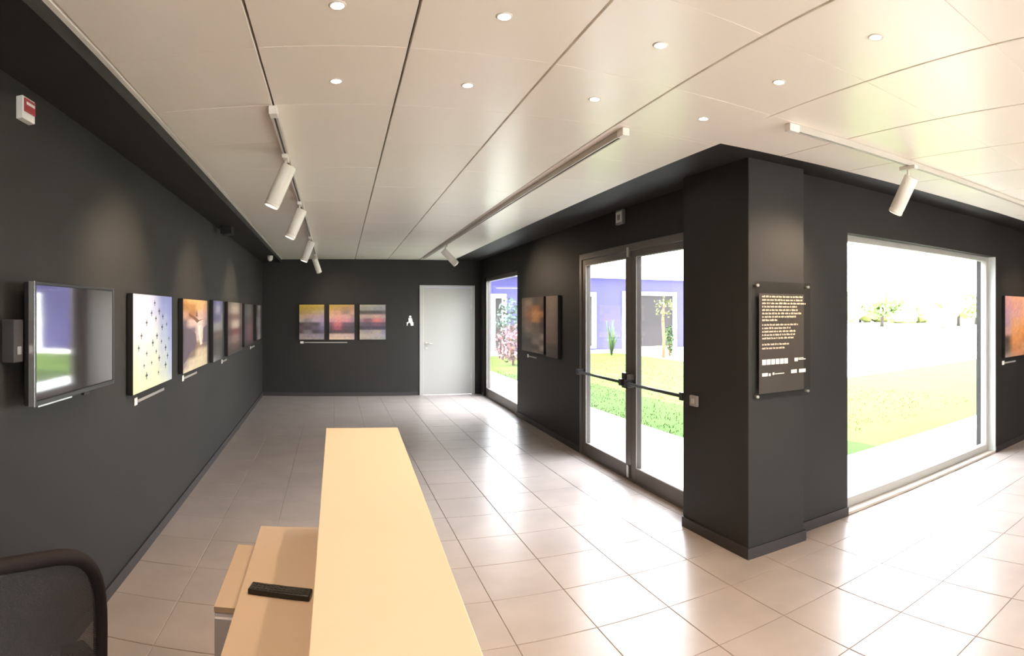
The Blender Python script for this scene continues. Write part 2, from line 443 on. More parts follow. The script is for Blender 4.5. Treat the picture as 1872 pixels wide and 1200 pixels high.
# ---------------------------------------------------------------- door and windows
# white interior door
d = structure('door_1', (D1[0], YB, 0))
w = D1[1]-D1[0]
bm = bmesh.new()
bx(bm, -.03,.045,-.012,.03,0,2.0); bx(bm, w-.045,w+.02,-.012,.03,0,2.0); bx(bm, -.03,w+.02,-.012,.03,2.0,2.04)
obj('door_frame', bm, M['doorw'], d, bevel=.003)
box('door_leaf', M['doorw'], .048,w-.048,.0,.04,.008,1.996, d, bevel=.002)
bm = bmesh.new(); tube(bm, [(.10,0,.96),(.10,-.045,.96),(.115,-.05,.96),(.22,-.05,.96)], .009, 10); obj('door_handle', bm, M['metal'], d)
bm = bmesh.new(); bx(bm, .08,.12,-.006,0,.86,.885); bx(bm, .08,.12,-.006,0,.935,.985); obj('lock_plate', bm, M['metal'], d, bevel=.002)
box('hinge', M['metal'], w-.052,w-.04,-.008,.0,1.60,1.68, d); box('hinge', M['metal'], w-.052,w-.04,-.008,.0,.30,.38, d)

# glazed double door in the right wall: local x runs towards the camera, local y outwards
def frame_rect(bm, x0,x1,y0,y1,z0,z1,wl,wr,wt,wb):
    bx(bm, x0,x0+wl,y0,y1,z0,z1); bx(bm, x1-wr,x1,y0,y1,z0,z1)
    bx(bm, x0+wl,x1-wr,y0,y1,z1-wt,z1); bx(bm, x0+wl,x1-wr,y0,y1,z0,z0+wb)
ang = atan2(DG[0]-DG[1], XR(DG[0])-XR(DG[1]))
d = structure('door_2', (XR(DG[1]), DG[1], 0), ang)
Wd = sqrt((DG[1]-DG[0])**2 + (XR(DG[1])-XR(DG[0]))**2)
# local +y is to the left of travel; travel is -Y so left is +X (outwards)
bm = bmesh.new()
bx(bm, 0,.06,-.01,.09,0,2.17); bx(bm, Wd-.06,Wd,-.01,.09,0,2.17); bx(bm, .06,Wd-.06,-.01,.09,2.11,2.17); bx(bm, .06,Wd-.06,-.005,.10,0,.02)
obj('door_frame', bm, M['frame'], d, bevel=.002)
mid = 1.21
for (a,b,nm) in ((.065,mid-.003,0),(mid+.003,Wd-.065,1)):
    bm = bmesh.new(); frame_rect(bm, a,b,.0,.055,.025,2.105,.095,.095,.06,.115)
    leaf = obj('door_leaf', bm, M['frame'], d, bevel=.002)
    box('glass_pane', M['glass'], a+.09,b-.09,.022,.030,.135,2.05, leaf)
    bm = bmesh.new(); frame_rect(bm, a+.093,b-.093,-.004,.002,.138,2.047,.010,.010,.010,.010)
    obj('glazing_bead', bm, M['framel'], leaf)
    bm = bmesh.new(); tube(bm, [(a+.06,-.075,.905),(b-.06,-.075,.905)], .014, 12)
    bx(bm, a+.03,a+.075,-.09,0,.875,.935); bx(bm, b-.075,b-.03,-.09,0,.875,.935)
    obj('push_bar', bm, M['blackbar'], leaf)
box('latch_case', M['black'], mid-.09,mid-.005,-.055,.0,.85,.99, d, bevel=.006)
box('latch_case', M['wgrey'], mid+.005,mid+.06,-.05,.0,.86,.98, d, bevel=.006)
box('floor_bolt', M['metal'], mid-.06,mid-.02,-.02,.0,.03,.14, d, bevel=.003)
box('top_bolt', M['metal'], mid-.05,mid-.01,-.025,.0,2.05,2.14, d, bevel=.003)

# narrow-looking window further along the right wall
ang = atan2(WA[0]-WA[1], XR(WA[0])-XR(WA[1]))
d = structure('window_1', (XR(WA[1]), WA[1], 0), ang)
Wd = sqrt((WA[1]-WA[0])**2 + (XR(WA[1])-XR(WA[0]))**2)
bm = bmesh.new(); frame_rect(bm, 0,Wd,.03,.10,.0,2.16,.07,.07,.055,.15)
obj('window_frame', bm, M['frame'], d, bevel=.002)
box('glass_pane', M['glass'], .06,Wd-.06,.06,.07,.14,2.12, d)
bm = bmesh.new(); frame_rect(bm, .07,Wd-.07,.024,.032,.15,2.105,.012,.012,.012,.012); obj('glazing_bead', bm, M['framel'], d)

# big window: local x along wall2 towards +X, local y outwards (+Y)
ang = atan2(YW(W2[1])-YW(W2[0]), W2[1]-W2[0])
d = structure('window_2', (W2[0], YW(W2[0]), 0), ang)
Wd = (W2[1]-W2[0])/cos(ang)
bm = bmesh.new(); frame_rect(bm, 0,Wd,.09,.16,.0,2.15,.05,.05,.05,.09)
obj('window_frame', bm, M['framel'], d, bevel=.002)
box('glass_pane', M['glass'], .04,Wd-.04,.12,.13,.08,2.11, d)
bm = bmesh.new(); bx(bm, .0,Wd,.0,.088,.0,.022); obj('window_sill', bm, M['sill'], d, bevel=.002)
bm = bmesh.new(); bx(bm, Wd-.006,Wd,.0,.089,.022,2.15); obj('window_reveal', bm, M['reveal'], d)

d = structure('added_window_3', (1.4,YREAR,0))  # unseen rear window, added to throw more daylight onto the ceiling
bm = bmesh.new(); frame_rect(bm, 0,3.6,-.16,-.09,.05,2.2,.05,.05,.05,.06); [bx(bm, 1.2*k-.025,1.2*k+.025,-.16,-.09,.11,2.15) for k in range(1,3)]; obj('window_frame', bm, M['framel'], d)
box('glass_pane', M['glass'], .04,3.56,-.13,-.12,.09,2.16, d)

# ---------------------------------------------------------------- pictures
def vcol_mat():
    m = bpy.data.materials.new('printed photograph'); m.use_nodes = True
    n = m.node_tree.nodes; l = m.node_tree.links; b = n['Principled BSDF']
    a = n.new('ShaderNodeVertexColor'); a.layer_name = 'print'
    l.new(a.outputs[0], b.inputs['Base Color']); b.inputs['Roughness'].default_value = .45
    return m
M['print'] = vcol_mat()
def s2l(c): return c/12.92 if c <= .04045 else ((c+.055)/1.055)**2.4
def hexc(h, g=1.0):
    return tuple(min(1, s2l(int(h[i:i+2],16)/255)*g) for i in (0,2,4))
def sample(rows, u, v):
    R = len(rows); n = len(rows[0]); y = v*(R-1); x = u*(n-1)
    i = min(int(y), R-2) if R > 1 else 0; j = min(int(x), n-2) if n > 1 else 0
    fy = y-i; fx = x-j
    fx = min(1,max(0,(fx-.5)*2.1+.5)); fy = min(1,max(0,(fy-.5)*2.1+.5))
    c = []
    for k in range(3):
        a = rows[i][j][k]*(1-fx)+rows[i][j+1][k]*fx; b = rows[i+1][j][k]*(1-fx)+rows[i+1][j+1][k]*fx
        c.append(a*(1-fy)+b*fy)
    return c
def artwork(name, label, loc, rotz, w, h, th, rows, group, parts_extra=None, gain=1.0, caption=None, jit=.14, parent=None, rnd=3):
    """panel whose front faces local -Y; x to the right; loc = lower left corner of its back"""
    t = thing(name, label, 'picture', loc, rotz, group) if parent is None else parent
    bm = bmesh.new(); bx(bm, 0,w,-th,0,0,h); obj('panel_edge', bm, M['plinth'], t, bevel=.0015)
    nx, nz = 30, 36
    bm = bmesh.new(); lay = bm.loops.layers.color.new('print')
    V = [[bm.verts.new((.004+(w-.008)*i/nx, -th-.0012, .004+(h-.008)*j/nz)) for i in range(nx+1)] for j in range(nz+1)]
    grid = [[hexc(x, gain) for x in r.split()] for r in rows]
    rr = random.Random(rnd)
    cols = {}
    for j in range(nz+1):
        for i in range(nx+1):
            c = sample(grid, i/nx, 1-j/nz); k = 1+rr.uniform(-jit,jit)
            cols[V[j][i]] = (*[min(1,max(0,(l2s(v)))) for v in [max(0,q*k) for q in c]], 1)
    for j in range(nz):
        for i in range(nx):
            f = bm.faces.new((V[j][i],V[j][i+1],V[j+1][i+1],V[j+1][i]))
            for lp in f.loops: lp[lay] = cols[lp.vert]
    obj('print', bm, M['print'], t)
    return t
def l2s(c): return c*12.92 if c <= .0031308 else 1.055*c**(1/2.4)-.055

def on_left(px0, px1, z0, z1, th=.035):
    """picture on the left wall between two directions of the photo"""
    def hit(px, off):
        a = (px-610)/F; y = 3.
        for _ in range(20): y = (XL(y)+off)/tan(a)
        return y
    y0 = hit(px0, th); y1 = hit(px1, th)
    return y0, y1
LG = 'framed prints along the left wall'
def left_pic(px0, px1, z0, z1, rows, label, th=.035, **k):
    y0, y1 = on_left(px0, px1, z0, z1, th)
    # local x runs +Y, facing +X : rotate +90deg -> local x=+Y, local -y = +X
    return artwork('wall_print', label, (XL(y0)+.004, y0, z0), pi/2+math.atan(.0154), y1-y0, z1-z0, th, rows, LG, **k), y0, y1
PB = ['CFCBE0 D6D4EA C4C8EE A4AAE6 9AA0E4','DCD9E8 DDDDEE C8CEF0 B2B8EE 9CA4E8','E6E2E8 E4E6F0 DCE2F2 C4CAF0 A6AEEC','EFEBE6 ECECEA E6EAF0 CDD4F0 AEB6EC',
      'F2F0DA F0F0E2 EAEEE6 D4DAEE B4BCEA','F6F5CC F4F4DA EEF0DC DCE2E6 BEC6E8','FAFAC4 F8F8CE F2F4D4 E4EAE0 C8D0E6','FDFDC0 FBFBC8 F6F7D0 ECEFD8 D6DCE0']
p1, ya, yb = left_pic(241.5, 313, 1.055, 1.66, PB, 'pale lilac to yellow print covered in tiny dark birds, beside the television', gain=.78, jit=.02)
# tiny flying figures, flat print
bm = bmesh.new(); W1 = yb-ya; H1 = .605
rb = random.Random(11)
for (u,v) in ((.50,.09),(.42,.20),(.62,.18),(.53,.26),(.72,.24),(.30,.30),(.83,.33),(.18,.43),(.56,.45),(.45,.52),(.68,.52),(.30,.62),(.54,.62),(.80,.60),(.62,.70),(.42,.73),(.30,.85),(.80,.80),(.86,.70),(.70,.36),(.24,.74),(.90,.50),(.12,.55),(.60,.86)):
    cx = u*W1; cz = (1-v)*H1; s = .020*rb.uniform(.7,1.2); y = -.0375
    for dx, dz, q, r in ((0,0,s*.30,s),(0,.1*s,s,.28*s)):
        vv = [bm.verts.new((cx+dx+a*q, y, cz+dz+b*r)) for a,b in ((-1,-1),(1,-1),(1,1),(-1,1))]; bm.faces.new(vv)
obj('printed_birds', bm, mat('bird print', (.10,.12,.16), .5), p1, kind='stuff')
p2, ya, yb = left_pic(333.5, 378, 1.055, 1.655, ['E0A868 E8B878 E4B87A D8B080','B8803C C08848 E0B480 D0A488','D8A894 A8704A D8B8B0 C8A0A0','786470 D8C0BC E8D4D0 A89098','5A4E60 706070 E8DCD8 8C7480','544A5C 6A5C6A E4D8D2 84707A','5E5266 54485A A08070 7C6A78','74687A 887468 E4D0B4 DCC8A8','A89898 E4D4B8 E8DAB8 E8D8B8','E8D8C0 EEDFC4 ECDFC0 ECDCBC'],
   'orange and cream print with a bird over a canyon path, second on the left wall', gain=.62, rnd=5)
bm = bmesh.new(); W2_ = yb-ya; H2_ = .60
for pl in ([(.22,.80),(.50,.735),(.60,.70),(.84,.72),(.62,.685),(.52,.66),(.44,.70),(.20,.775)], [(.46,.76),(.52,.86),(.56,.75)]):
    bm.faces.new([bm.verts.new((u*W2_,-.0375,v*H2_)) for u,v in pl])
obj('printed_bird', bm, mat('brown print', (.12,.055,.02), .5), p2, kind='stuff')
bm = bmesh.new()
for pl in ([(.02,.60),(.30,.58),(.48,.50),(.50,.36),(.22,.24),(.02,.12)], [(.80,.58),(.98,.62),(.98,.36),(.78,.36)]):
    bm.faces.new([bm.verts.new((u*W2_,-.0370,v*H2_)) for u,v in pl])
obj('printed_cliffs', bm, mat('mauve print', (.085,.062,.090), .5), p2, kind='stuff')
bm = bmesh.new(); bm.faces.new([bm.verts.new((u*W2_,-.0374,v*H2_)) for u,v in [(.56,.62),(.66,.62),(.66,.50),(.76,.34),(.66,.33),(.60,.50)]])
obj('printed_fall', bm, mat('white print', (.62,.56,.52), .5), p2)
left_pic(389, 406, 1.04, 1.665, ['7A78B0 A8A4DC 8C88C4','8A86C0 E0DCEE 807CB4','6E6AA0 8886B4 A8A4C0','B8B4B8 C8C4C0 B4B0B0','6E5A54 8A6E60 74625C','3E3A3E 585450 48443F','58544E 706A64 4C4844','B8B4B4 8E8A8A 504C4A'],
   'tall narrow print with blue sky above dark ground, third on the left wall', gain=.55, rnd=6)
left_pic(416, 442, 1.035, 1.665, ['7C7870 A0988E 6E6460','988E86 C0B8B0 786A68','6C5C5C 8C7472 6A5A58','887068 D8CCC4 7C6660','5A3A40 8A5058 604448','80686A A08888 705C5C','54403C 6C5450 4E3C3A','3C2C2A 50403E 3E3230'],
   'brown and grey print with a pale stripe, fourth on the left wall', gain=.45, rnd=7)
left_pic(446.5, 462, 1.06, 1.66, ['5C5A5C 84827E 504C4C','74706E 9A9690 5E5654','50484C 7C6C6C 5C4848','64505A A07C80 7A5458','5C4850 90686C 7C4C50','40343A 604850 503A3C'],
   'dark reddish print, fifth on the left wall', gain=.4, rnd=8)
left_pic(468, 478, 1.08, 1.66, ['3A2A2C C0B8B8 2C2226','4C3C40 9A9092 34282C','8C8888 B0ACAC 3A3034','4C3A40 A09094 2E2428','3C2E34 C8BCBC 3E3238'],
   'very dark print, last on the left wall beside the back corner', gain=.4, rnd=9)
def caption(name, label, x, y, z, rotz, strip=.35, tagw=.055, h=.045, group='caption cards under the prints'):
    t = thing(name, label, 'caption', (x,y,z), rotz, group)
    box('card', M['paper'], 0,tagw,-.003,0,0,h, t)
    box('text_strip', mat('caption strip', (.30,.28,.26), .5), tagw+.01,tagw+strip,-.002,0,.010,.018+.010, t)
    return t
ra = pi/2+math.atan(.0154)
caption('caption_label', 'small white caption card below the print of tiny birds', XL(3.35)+.002, 3.40, .975, ra, .62)
caption('caption_label', 'small white caption card below the orange canyon print', XL(4.6)+.002, 4.62, .985, ra, .5)
caption('caption_label', 'small white caption card below the dark print with a pale stripe on the left wall', XL(6.4)+.002, 6.45, .97, ra, .3)
caption('caption_label', 'small white caption card below the last dark print by the back corner', XL(9.0)+.002, 9.0, .97, ra, .5)
# back wall triptych
BG = 'three sunset prints on the back wall'
def bx_(px): return tan((px-610)/F)*YB
T1 = ['E6C030 E0B838 D8B440 CCAE4C','D8B040 D0AC44 C8A848 C0A458','D0A860 CCA868 C8AC80 C4AC90','E4B890 D8B0A0 CCAAAC B8A0B8','DCC4AC A898A0 C8B0C4 B8A4CC','584850 74646C 5C5060 A090B8','6C5860 5E4C58 706078 8078A0','5C4C50 8C808C 4E4458 6C6080','B8A8A4 A898A0 A898A8 9C90A8','B0A498 B8ACA4 ACA09C A49C9C']
T2 = ['C8A83C C8A448 CCA050 C89C60','D8A850 C8A060 B89068 C0987C','E8B890 E0A890 A88880 D8A89C','ECBCA0 F0B0A0 E4ACA4 B89094','D8A0B0 F0A0A0 E49CA8 B0889C','885C70 D87880 785870 604E64','684858 B06070 604858 54445C','54444C 604854 5C4850 504450','D8B8B0 E4C4B8 DCBCB4 CCACB0','F0CCB4 F0D0B8 E8C8B4 DCBCB0']
T3 = ['B0A48C ACA494 A8A298 A4A09C','A09890 9C9894 98959A 9C98A0','585048 5C5450 544E50 605A5C','C4A898 C0A49C D0A89C B8A0A0','A87C88 8C6474 E08080 B07C88','6C5868 5C4C5C 785468 604E60','44384C 4C4054 44384C 403650','ACA098 9C9094 B4A49C 9088A0','C4B4A4 C0B0A4 B4A8A8 A49CB0','B8A898 B0A49C A8A098 9C9898']
for (a,b,rows,lb,rn) in ((547,593,T1,'yellow sunset beach print, left one of the three on the back wall',21),(601.5,648,T2,'orange pink sunset print, middle one of the three on the back wall',22),(657,705,T3,'dark cloud band sunset print, right one of the three on the back wall',23)):
    artwork('sunset_print', lb, (bx_(a), YB-.004, 1.035), 0, bx_(b)-bx_(a), .645, .03, rows, BG, gain=.62, rnd=rn)
caption('caption_label', 'long pale caption strip below the left and middle sunset prints', bx_(549), YB-.002, .965, 0, .80, .06, .04)
# right wall diptych: faces -X; local x runs towards the camera (-Y)
ry = -pi/2-math.atan(.0235)
def on_right(px, off):
    a = (px-610)/F; y = 5.
    for _ in range(30): y = (XR(y)-off)/tan(a)
    return y
RG = 'pair of prints on the right wall'
ya, yb = on_right(954.5,.035), on_right(994.5,.035)
artwork('wall_print', 'busy bronze and gold print, left of the pair beside the glass door', (XR(ya)-.004, ya, 1.00), ry, ya-yb, .745, .035,
  ['6A5C50 7A6A5C 504238 6C5040','746458 A08E7C 58483C 7C5A40','80706A 947060 C88850 5C4030','7A6A62 B07850 F0B070 D89450','6C6058 9C6C54 E8A460 6A4830','7C7268 8A7A6C 706258 4A3A30','6A6258 988C80 807468 5C4C40','544A44 6E6258 8C8074 C0ACA0','4A4038 44382F A89A90 786860','5A4C44 504238 4A3C34 C8B8AC','74685E 6A5A50 8C7C70 6A5C54'], RG, gain=.55, rnd=31, jit=.2)
ya, yb = on_right(998.5,.035), on_right(1020.5,.035)
artwork('wall_print', 'plain dusty pink print, right of the pair beside the glass door', (XR(ya)-.004, ya, .985), ry, ya-yb, .76, .035,
  ['A88C78 A89080 9C8678','A88C78 B4988A A08A7E','A88A78 B0948A A08880','AC8E80 A88C84 988078','A08478 9C8078 907A72','947A70 94786E 887068','6A544C 685248 604C44','5C4A44 5C4A42 54443E'], RG, gain=.6, rnd=32)
caption('caption_label', 'small caption card below the pair of prints on the right wall', XR(7.85)-.002, 7.85, .91, ry, .35)
# cut off picture at the right edge, on the courtyard wall
rw = atan2(-.028,1)
artwork('wall_print', 'pink sky and orange rock print on the wall right of the big window', (6.0, YW(6.0)-.004, 1.03), rw, .92, .70, .035,
  ['D8A0A0 E0A890 E8B098 E0A890','D09CA8 D8A098 E8B090 E4AC90','C098B0 D8A4A0 F0B088 E0A088','B494A8 E0A888 F0A870 D89878','C8A0A0 E8A470 E89858 D08C68','584C48 E8A068 C87848 B87050','686058 D89468 E0A878 A86848','AC9C90 E0A080 C87C58 905C44'], 'prints on the courtyard wall', gain=.6, rnd=33)
caption('caption_label', 'small caption card below the print right of the big window', 6.0, YW(6.0)-.002, .95, rw, .3)

# ---------------------------------------------------------------- information panel on the pillar
pa = atan2(-.02, PX1-PX0)
t = thing('information_panel', 'clear acrylic information panel with lines of pale text standing off the pillar', 'sign', (2.415, PY0+.018, .99), pa)
PW, PH = .475, .75
box('acrylic_sheet', M['acrylic'], 0,PW,-.030,-.026,0,PH, t)
bm = bmesh.new(); bx(bm, .035,PW-.055,-.0255,-.0245,.04,PH-.075)
obj('text_ground', bm, mat('bronze film', (.060,.046,.038), .5), t)
for (x,z) in ((.02,.025),(PW-.02,.025),(.02,PH-.025),(PW-.02,PH-.025)):
    bm = bmesh.new(); tube(bm, [(x,-.001,z),(x,-.036,z)], .009, 14); obj('standoff', bm, M['metal'], t)
bm = bmesh.new()
rt = random.Random(5)
def txt(zc, x0, x1, hh, y=-.0312):
    x = x0
    while x < x1-.004:
        wv = min(rt.uniform(.010,.034), x1-x)
        # a word: strokes of uneven height
        q = x
        while q < x+wv-.002:
            s = rt.uniform(.0028,.0046); up = rt.choice((0,0,0,.3))*hh
            bx(bm, q, min(q+s,x+wv), y-.0005, y, zc-hh/2, zc+hh/2+up); q += s+.0011
        x += wv+.006
for k,(x1,) in enumerate(((.41,),(.40,),(.43,),(.36,),(.36,),(.40,),(.345,),(.18,))): txt(.655-.0215*k, .055, x1, .0095)
for k,(x1,) in enumerate(((.36,),(.30,),(.34,),(.34,),(.33,))): txt(.475-.0215*k, .055, x1, .0095)
for k,(x1,) in enumerate(((.28,),(.245,))): txt(.350-.024*k, .055, x1, .0095)
obj('text_lines', bm, mat('pale lettering', (.62,.50,.38), .6), t, kind='stuff')
bm = bmesh.new()
for k in range(6): bx(bm, .055+.037*k, .055+.037*k+.031, -.0318,-.0312, .222, .256)
for a,b,z0,z1 in ((.33,.36,.232,.255),(.365,.43,.240,.246),(.365,.41,.250,.254),(.055,.10,.150,.170),(.108,.125,.150,.166),(.14,.155,.155,.170),(.16,.24,.158,.163),(.30,.35,.155,.178),(.37,.43,.155,.178)):
    bx(bm, a,b,-.0318,-.0312,z0,z1)
obj('emblem_row', bm, mat('white print', (.80,.72,.62), .6), t, kind='stuff')

# ---------------------------------------------------------------- screen on the left wall
t = thing('wall_screen', 'flat television with silver edge mounted on the left wall, reflecting the window', 'television', (-1.082, 1.945, 1.19), pi/2)
# local x = +Y, local -y = +X
tw, thh = .82, .475
bm = bmesh.new(); bx(bm, 0,tw,.004,.045,0,thh); obj('back_shell', bm, M['black'], t, bevel=.006)
box('screen_glass', M['screen'], .014,tw-.014,-.002,.006,.022,thh-.014, t)
bm = bmesh.new(); frame_rect(bm, 0,tw,-.006,.012,0,thh,.012,.012,.012,.020); obj('bezel', bm, M['black'], t, bevel=.002)
bm = bmesh.new(); bx(bm, -.006,.0,-.006,.02,0,thh); obj('bezel_trim', bm, M['silver'], t, bevel=.001)
bm = bmesh.new(); bx(bm, .02,.32,-.008,-.004,-.004,.002); obj('bottom_highlight', bm, M['silver'], t)  # short silver strip stands in for the highlight on the lower bezel
box('sensor_lug', M['black'], tw*.55,tw*.62,-.006,.01,-.012,.0, t, bevel=.002)
bm = bmesh.new(); bx(bm, .25,.57,.045,.085,.10,.36); obj('wall_mount', bm, M['black'], t)
t = thing('dark_wall_box', 'small black box on the left wall behind the screen edge', 'box', (XL(1.9)+.0, 1.90, 1.36))  # plain dark box behind the left edge of the screen
box('case', M['mesh'], .001,.055,-.04,.03,.0,.16, t, bevel=.004); box('face_plate', M['frame'], .055,.058,-.02,.01,.03,.06, t)

# ---------------------------------------------------------------- small wall and ceiling devices
t = thing('alarm_unit', 'small red and white alarm box high on the left wall', 'alarm', (XL(2.05), 2.02, 2.30))
box('backplate', M['paper'], 0,.03,-.05,.05,0,.088, t, bevel=.003)
box('red_face', M['red'], .03,.036,-.040,.044,.028,.080, t, bevel=.002)
box('white_band', M['paper'], .036,.038,-.03,.034,.056,.066, t)
t = thing('wall_speaker', 'small black box under the dark bulkhead above the left wall', 'speaker', (-1.12, 6.15, HB))
box('case', M['black'], -.06,.06,-.09,.09,-.085,0, t, bevel=.006); box('bracket', M['black'], -.02,.02,-.03,.03,-.0,.0+.002, t)
t = thing('ceiling_camera', 'small white camera under the bulkhead near the back left corner', 'camera', (-1.02, 9.45, HB))
bm = bmesh.new(); tube(bm, [(0,0,0),(0,0,-.03)], .045, 16); obj('mount', bm, M['white'], t)
bm = bmesh.new(); bmesh.ops.create_uvsphere(bm, u_segments=16, v_segments=10, radius=.045, matrix=Matrix.Translation((0,0,-.045))); 
for f in bm.faces: f.smooth = True
obj('dome', bm, M['white'], t)
def onr(px): return on_right(px, .01)
y = onr(1135)
t = thing('exit_light', 'small pale square light fitting on the dark wall above the glass double door', 'light', (XR(y), y, 2.37), ry)
box('housing', M['wgrey'], -.075,.075,-.03,0,0,.135, t, bevel=.004); box('diffuser', M['paper'], -.06,.06,-.034,-.03,.018,.118, t, bevel=.003)
box('pictogram', M['wgrey'], -.03,.03,-.0352,-.034,.04,.09, t)
t = thing('access_button', 'small grey switch box on the side of the dark pillar by the glass door', 'switch', (PX0, 3.40, .885), -pi/2)
box('plate', M['wgrey'], -.045,.045,-.018,0,0,.075, t, bevel=.004); box('button', M['framel'], -.018,.018,-.024,-.018,.02,.055, t, bevel=.004)
# restroom pictogram next to the white door
t = thing('restroom_sign', 'small white restroom pictogram on the back wall left of the white door', 'sign', (bx_(750), YB, 1.29))
bm = bmesh.new()
bmesh.ops.create_cone(bm, cap_ends=True, segments=16, radius1=.022, radius2=.022, depth=.004, matrix=Matrix.Translation((0,-.003,.165)) @ Matrix.Rotation(pi/2,4,'X'))
def poly(bm, pts, y0=-.005, y1=-.001):
    a = [bm.verts.new((p[0],y0,p[1])) for p in pts]; b = [bm.verts.new((p[0],y1,p[1])) for p in pts]; n = len(pts)
    bm.faces.new(a); bm.faces.new(b[::-1])
    for i in range(n): bm.faces.new((a[i],b[i],b[(i+1)%n],a[(i+1)%n]))
poly(bm, [(-.035,.14),(.03,.14),(.045,.07),(.06,.055),(.06,0),(.01,0),(.0,.045),(-.03,.06)])
poly(bm, [(-.065,.06),(-.035,.075),(-.03,.05),(-.05,.03),(-.05,0),(-.065,0)])
obj('figure', bm, M['paper'], t)

# ---------------------------------------------------------------- reception desk
HT = 1.10
t = thing('reception_counter', 'long narrow cream topped counter running away from the camera', 'counter')
bm = bmesh.new(); prism(bm, [(-.034,.35),(.180,.35),(.196,.80),(.222,1.5),(.248,2.283),(-.029,2.283)], HT-.035, HT)
obj('countertop', bm, M['counter'], t, bevel=.0015)
bm = bmesh.new(); prism(bm, [(-.026,.38),(.165,.38),(.236,2.27),(-.022,2.27)], 0, HT-.035); obj('front_panel', bm, M['counter'], t)
t = thing('desk', 'lower cream desk top against the left side of the tall counter', 'desk')
DT = .72
bm = bmesh.new(); prism(bm, [(-.266,.95),(-.037,.95),(-.031,2.27),(-.281,2.27)], DT-.028, DT); obj('desktop', bm, M['counter'], t, bevel=.001)
box('side_panel', M['counter'], -.262,-.04,.97,.99,0,DT-.028, t); box('side_panel', M['counter'], -.272,-.037,2.24,2.262,0,DT-.028, t)
t = thing('drawer_pedestal', 'cream drawer pedestal standing under the left edge of the low desk', 'cabinet')
bm = bmesh.new(); prism(bm, [(-.352,1.725),(-.05,1.725),(-.05,2.195),(-.358,2.195)], .04, .655); obj('carcass', bm, M['panelside'], t, bevel=.001)
bm = bmesh.new(); prism(bm, [(-.354,1.722),(-.05,1.722),(-.05,2.198),(-.360,2.198)], .655, .672); obj('top_panel', bm, M['counter'], t, bevel=.001)
for k in range(3):
    dr = box('drawer', M['panelside'], -.350,-.056,1.710,1.7248,.05+.2*k,.243+.2*k, t, bevel=.001)
    box('handle', M['metal'], -.25,-.15,1.700,1.7098,.19+.2*k,.20+.2*k, dr)
for x in (-.32,-.09):
    for yy in (1.76,2.15):
        bm = bmesh.new(); tube(bm, [(x,yy,0),(x,yy,.04)], .018, 10); obj('caster', bm, M['black'], t)
# remote control
t = thing('remote_control', 'long black remote control lying on the low cream desk', 'remote', (-.247, 1.745, DT+.0005), -.17)
bm = bmesh.new(); bx(bm, 0,.185,-.030,.022,0,.016); obj('body', bm, M['black'], t, bevel=.004)
bm = bmesh.new(); rr = random.Random(3)
for i in range(13):
    for j in range(3):
        if rr.random() < .85: bx(bm, .012+.0128*i, .0195+.0128*i, -.022+.014*j, -.015+.014*j, .016, .0178)
obj('buttons', bm, mat('grey rubber keys', (.06,.05,.045), .6), t, kind='stuff')

# ---------------------------------------------------------------- office chair in the near left corner
ch = thing('office_chair', 'black mesh backed office chair cut off at the lower left corner', 'chair', (-.770, 1.17, 0), .9)
# local +x = chair's right, backrest in the local XZ plane facing +y
def bpt(a):      # rounded-rectangle outline of the backrest
    s = .215; hh = .27; n = 3.2
    c, q = cos(a), sin(a)
    x = s*(abs(c)**(2/n))*(1 if c >= 0 else -1); z = hh*(abs(q)**(2/n))*(1 if q >= 0 else -1)
    return x*(1-.10*(-z/hh if z < 0 else 0)), z
def bcurve(x, z): return -.05*(1-(x/.24)**2)*1.0 + .02*cos((z)*6)
pts = []
for k in range(56):
    x, z = bpt(2*pi*k/56); pts.append((x, -.20+bcurve(x,z)+.04, .768+z))
bm = bmesh.new(); tube(bm, pts, .0165, 10, closed=True); obj('back_frame', bm, mat('matte black frame', (.014,.010,.011), .75, spec=.2), ch)
bm = bmesh.new()
N = 22
cen = []
for r in range(0, 9):
    row = []
    for k in range(56):
        x, z = bpt(2*pi*k/56); x *= r/8; z *= r/8
        row.append(bm.verts.new((x, -.20+bcurve(x,z)+.04, .768+z)))
    cen.append(row)
for r in range(8):
    for k in range(56):
        f = bm.faces.new((cen[r][k],cen[r][(k+1)%56],cen[r+1][(k+1)%56],cen[r+1][k])); f.smooth = True
bmesh.ops.remove_doubles(bm, verts=bm.verts, dist=1e-5)
def meshmat():
    m = bpy.data.materials.new('woven mesh'); m.use_nodes = True
    n = m.node_tree.nodes; l = m.node_tree.links; b = n['Principled BSDF']
    b.inputs['Base Color'].default_value = (.030,.025,.028,1); b.inputs['Roughness'].default_value = .7
    g_ = n.new('ShaderNodeTexCoord'); w_ = n.new('ShaderNodeTexChecker'); w_.inputs['Scale'].default_value = 420
    l.new(g_.outputs['Object'], w_.inputs['Vector'])
    mr = n.new('ShaderNodeMapRange'); mr.inputs['To Min'].default_value = .72; mr.inputs['To Max'].default_value = 1.0
    l.new(w_.outputs['Fac'], mr.inputs['Value']); l.new(mr.outputs[0], b.inputs['Alpha'])
    return m
obj('back_mesh', bm, meshmat(), ch)
bm = bmesh.new(); tube(bm, [(0,-.235,.56),(0,-.255,.50),(0,-.22,.42),(0,-.10,.40),(0,0,.40)], .022, 10); obj('back_support', bm, M['black'], ch)
bm = bmesh.new(); tube(bm, [(0,0,.43),(0,0,.435),(0,0,.47),(0,0,.485),(0,0,.49)], .23, 28, rs=[.18,.225,.235,.22,.16]); obj('seat', bm, M['mesh'], ch)
bm = bmesh.new(); tube(bm, [(0,0,.08),(0,0,.25),(0,0,.251),(0,0,.43)], .025, 14, rs=[.028,.028,.018,.018]); obj('gas_lift', bm, M['black'], ch)
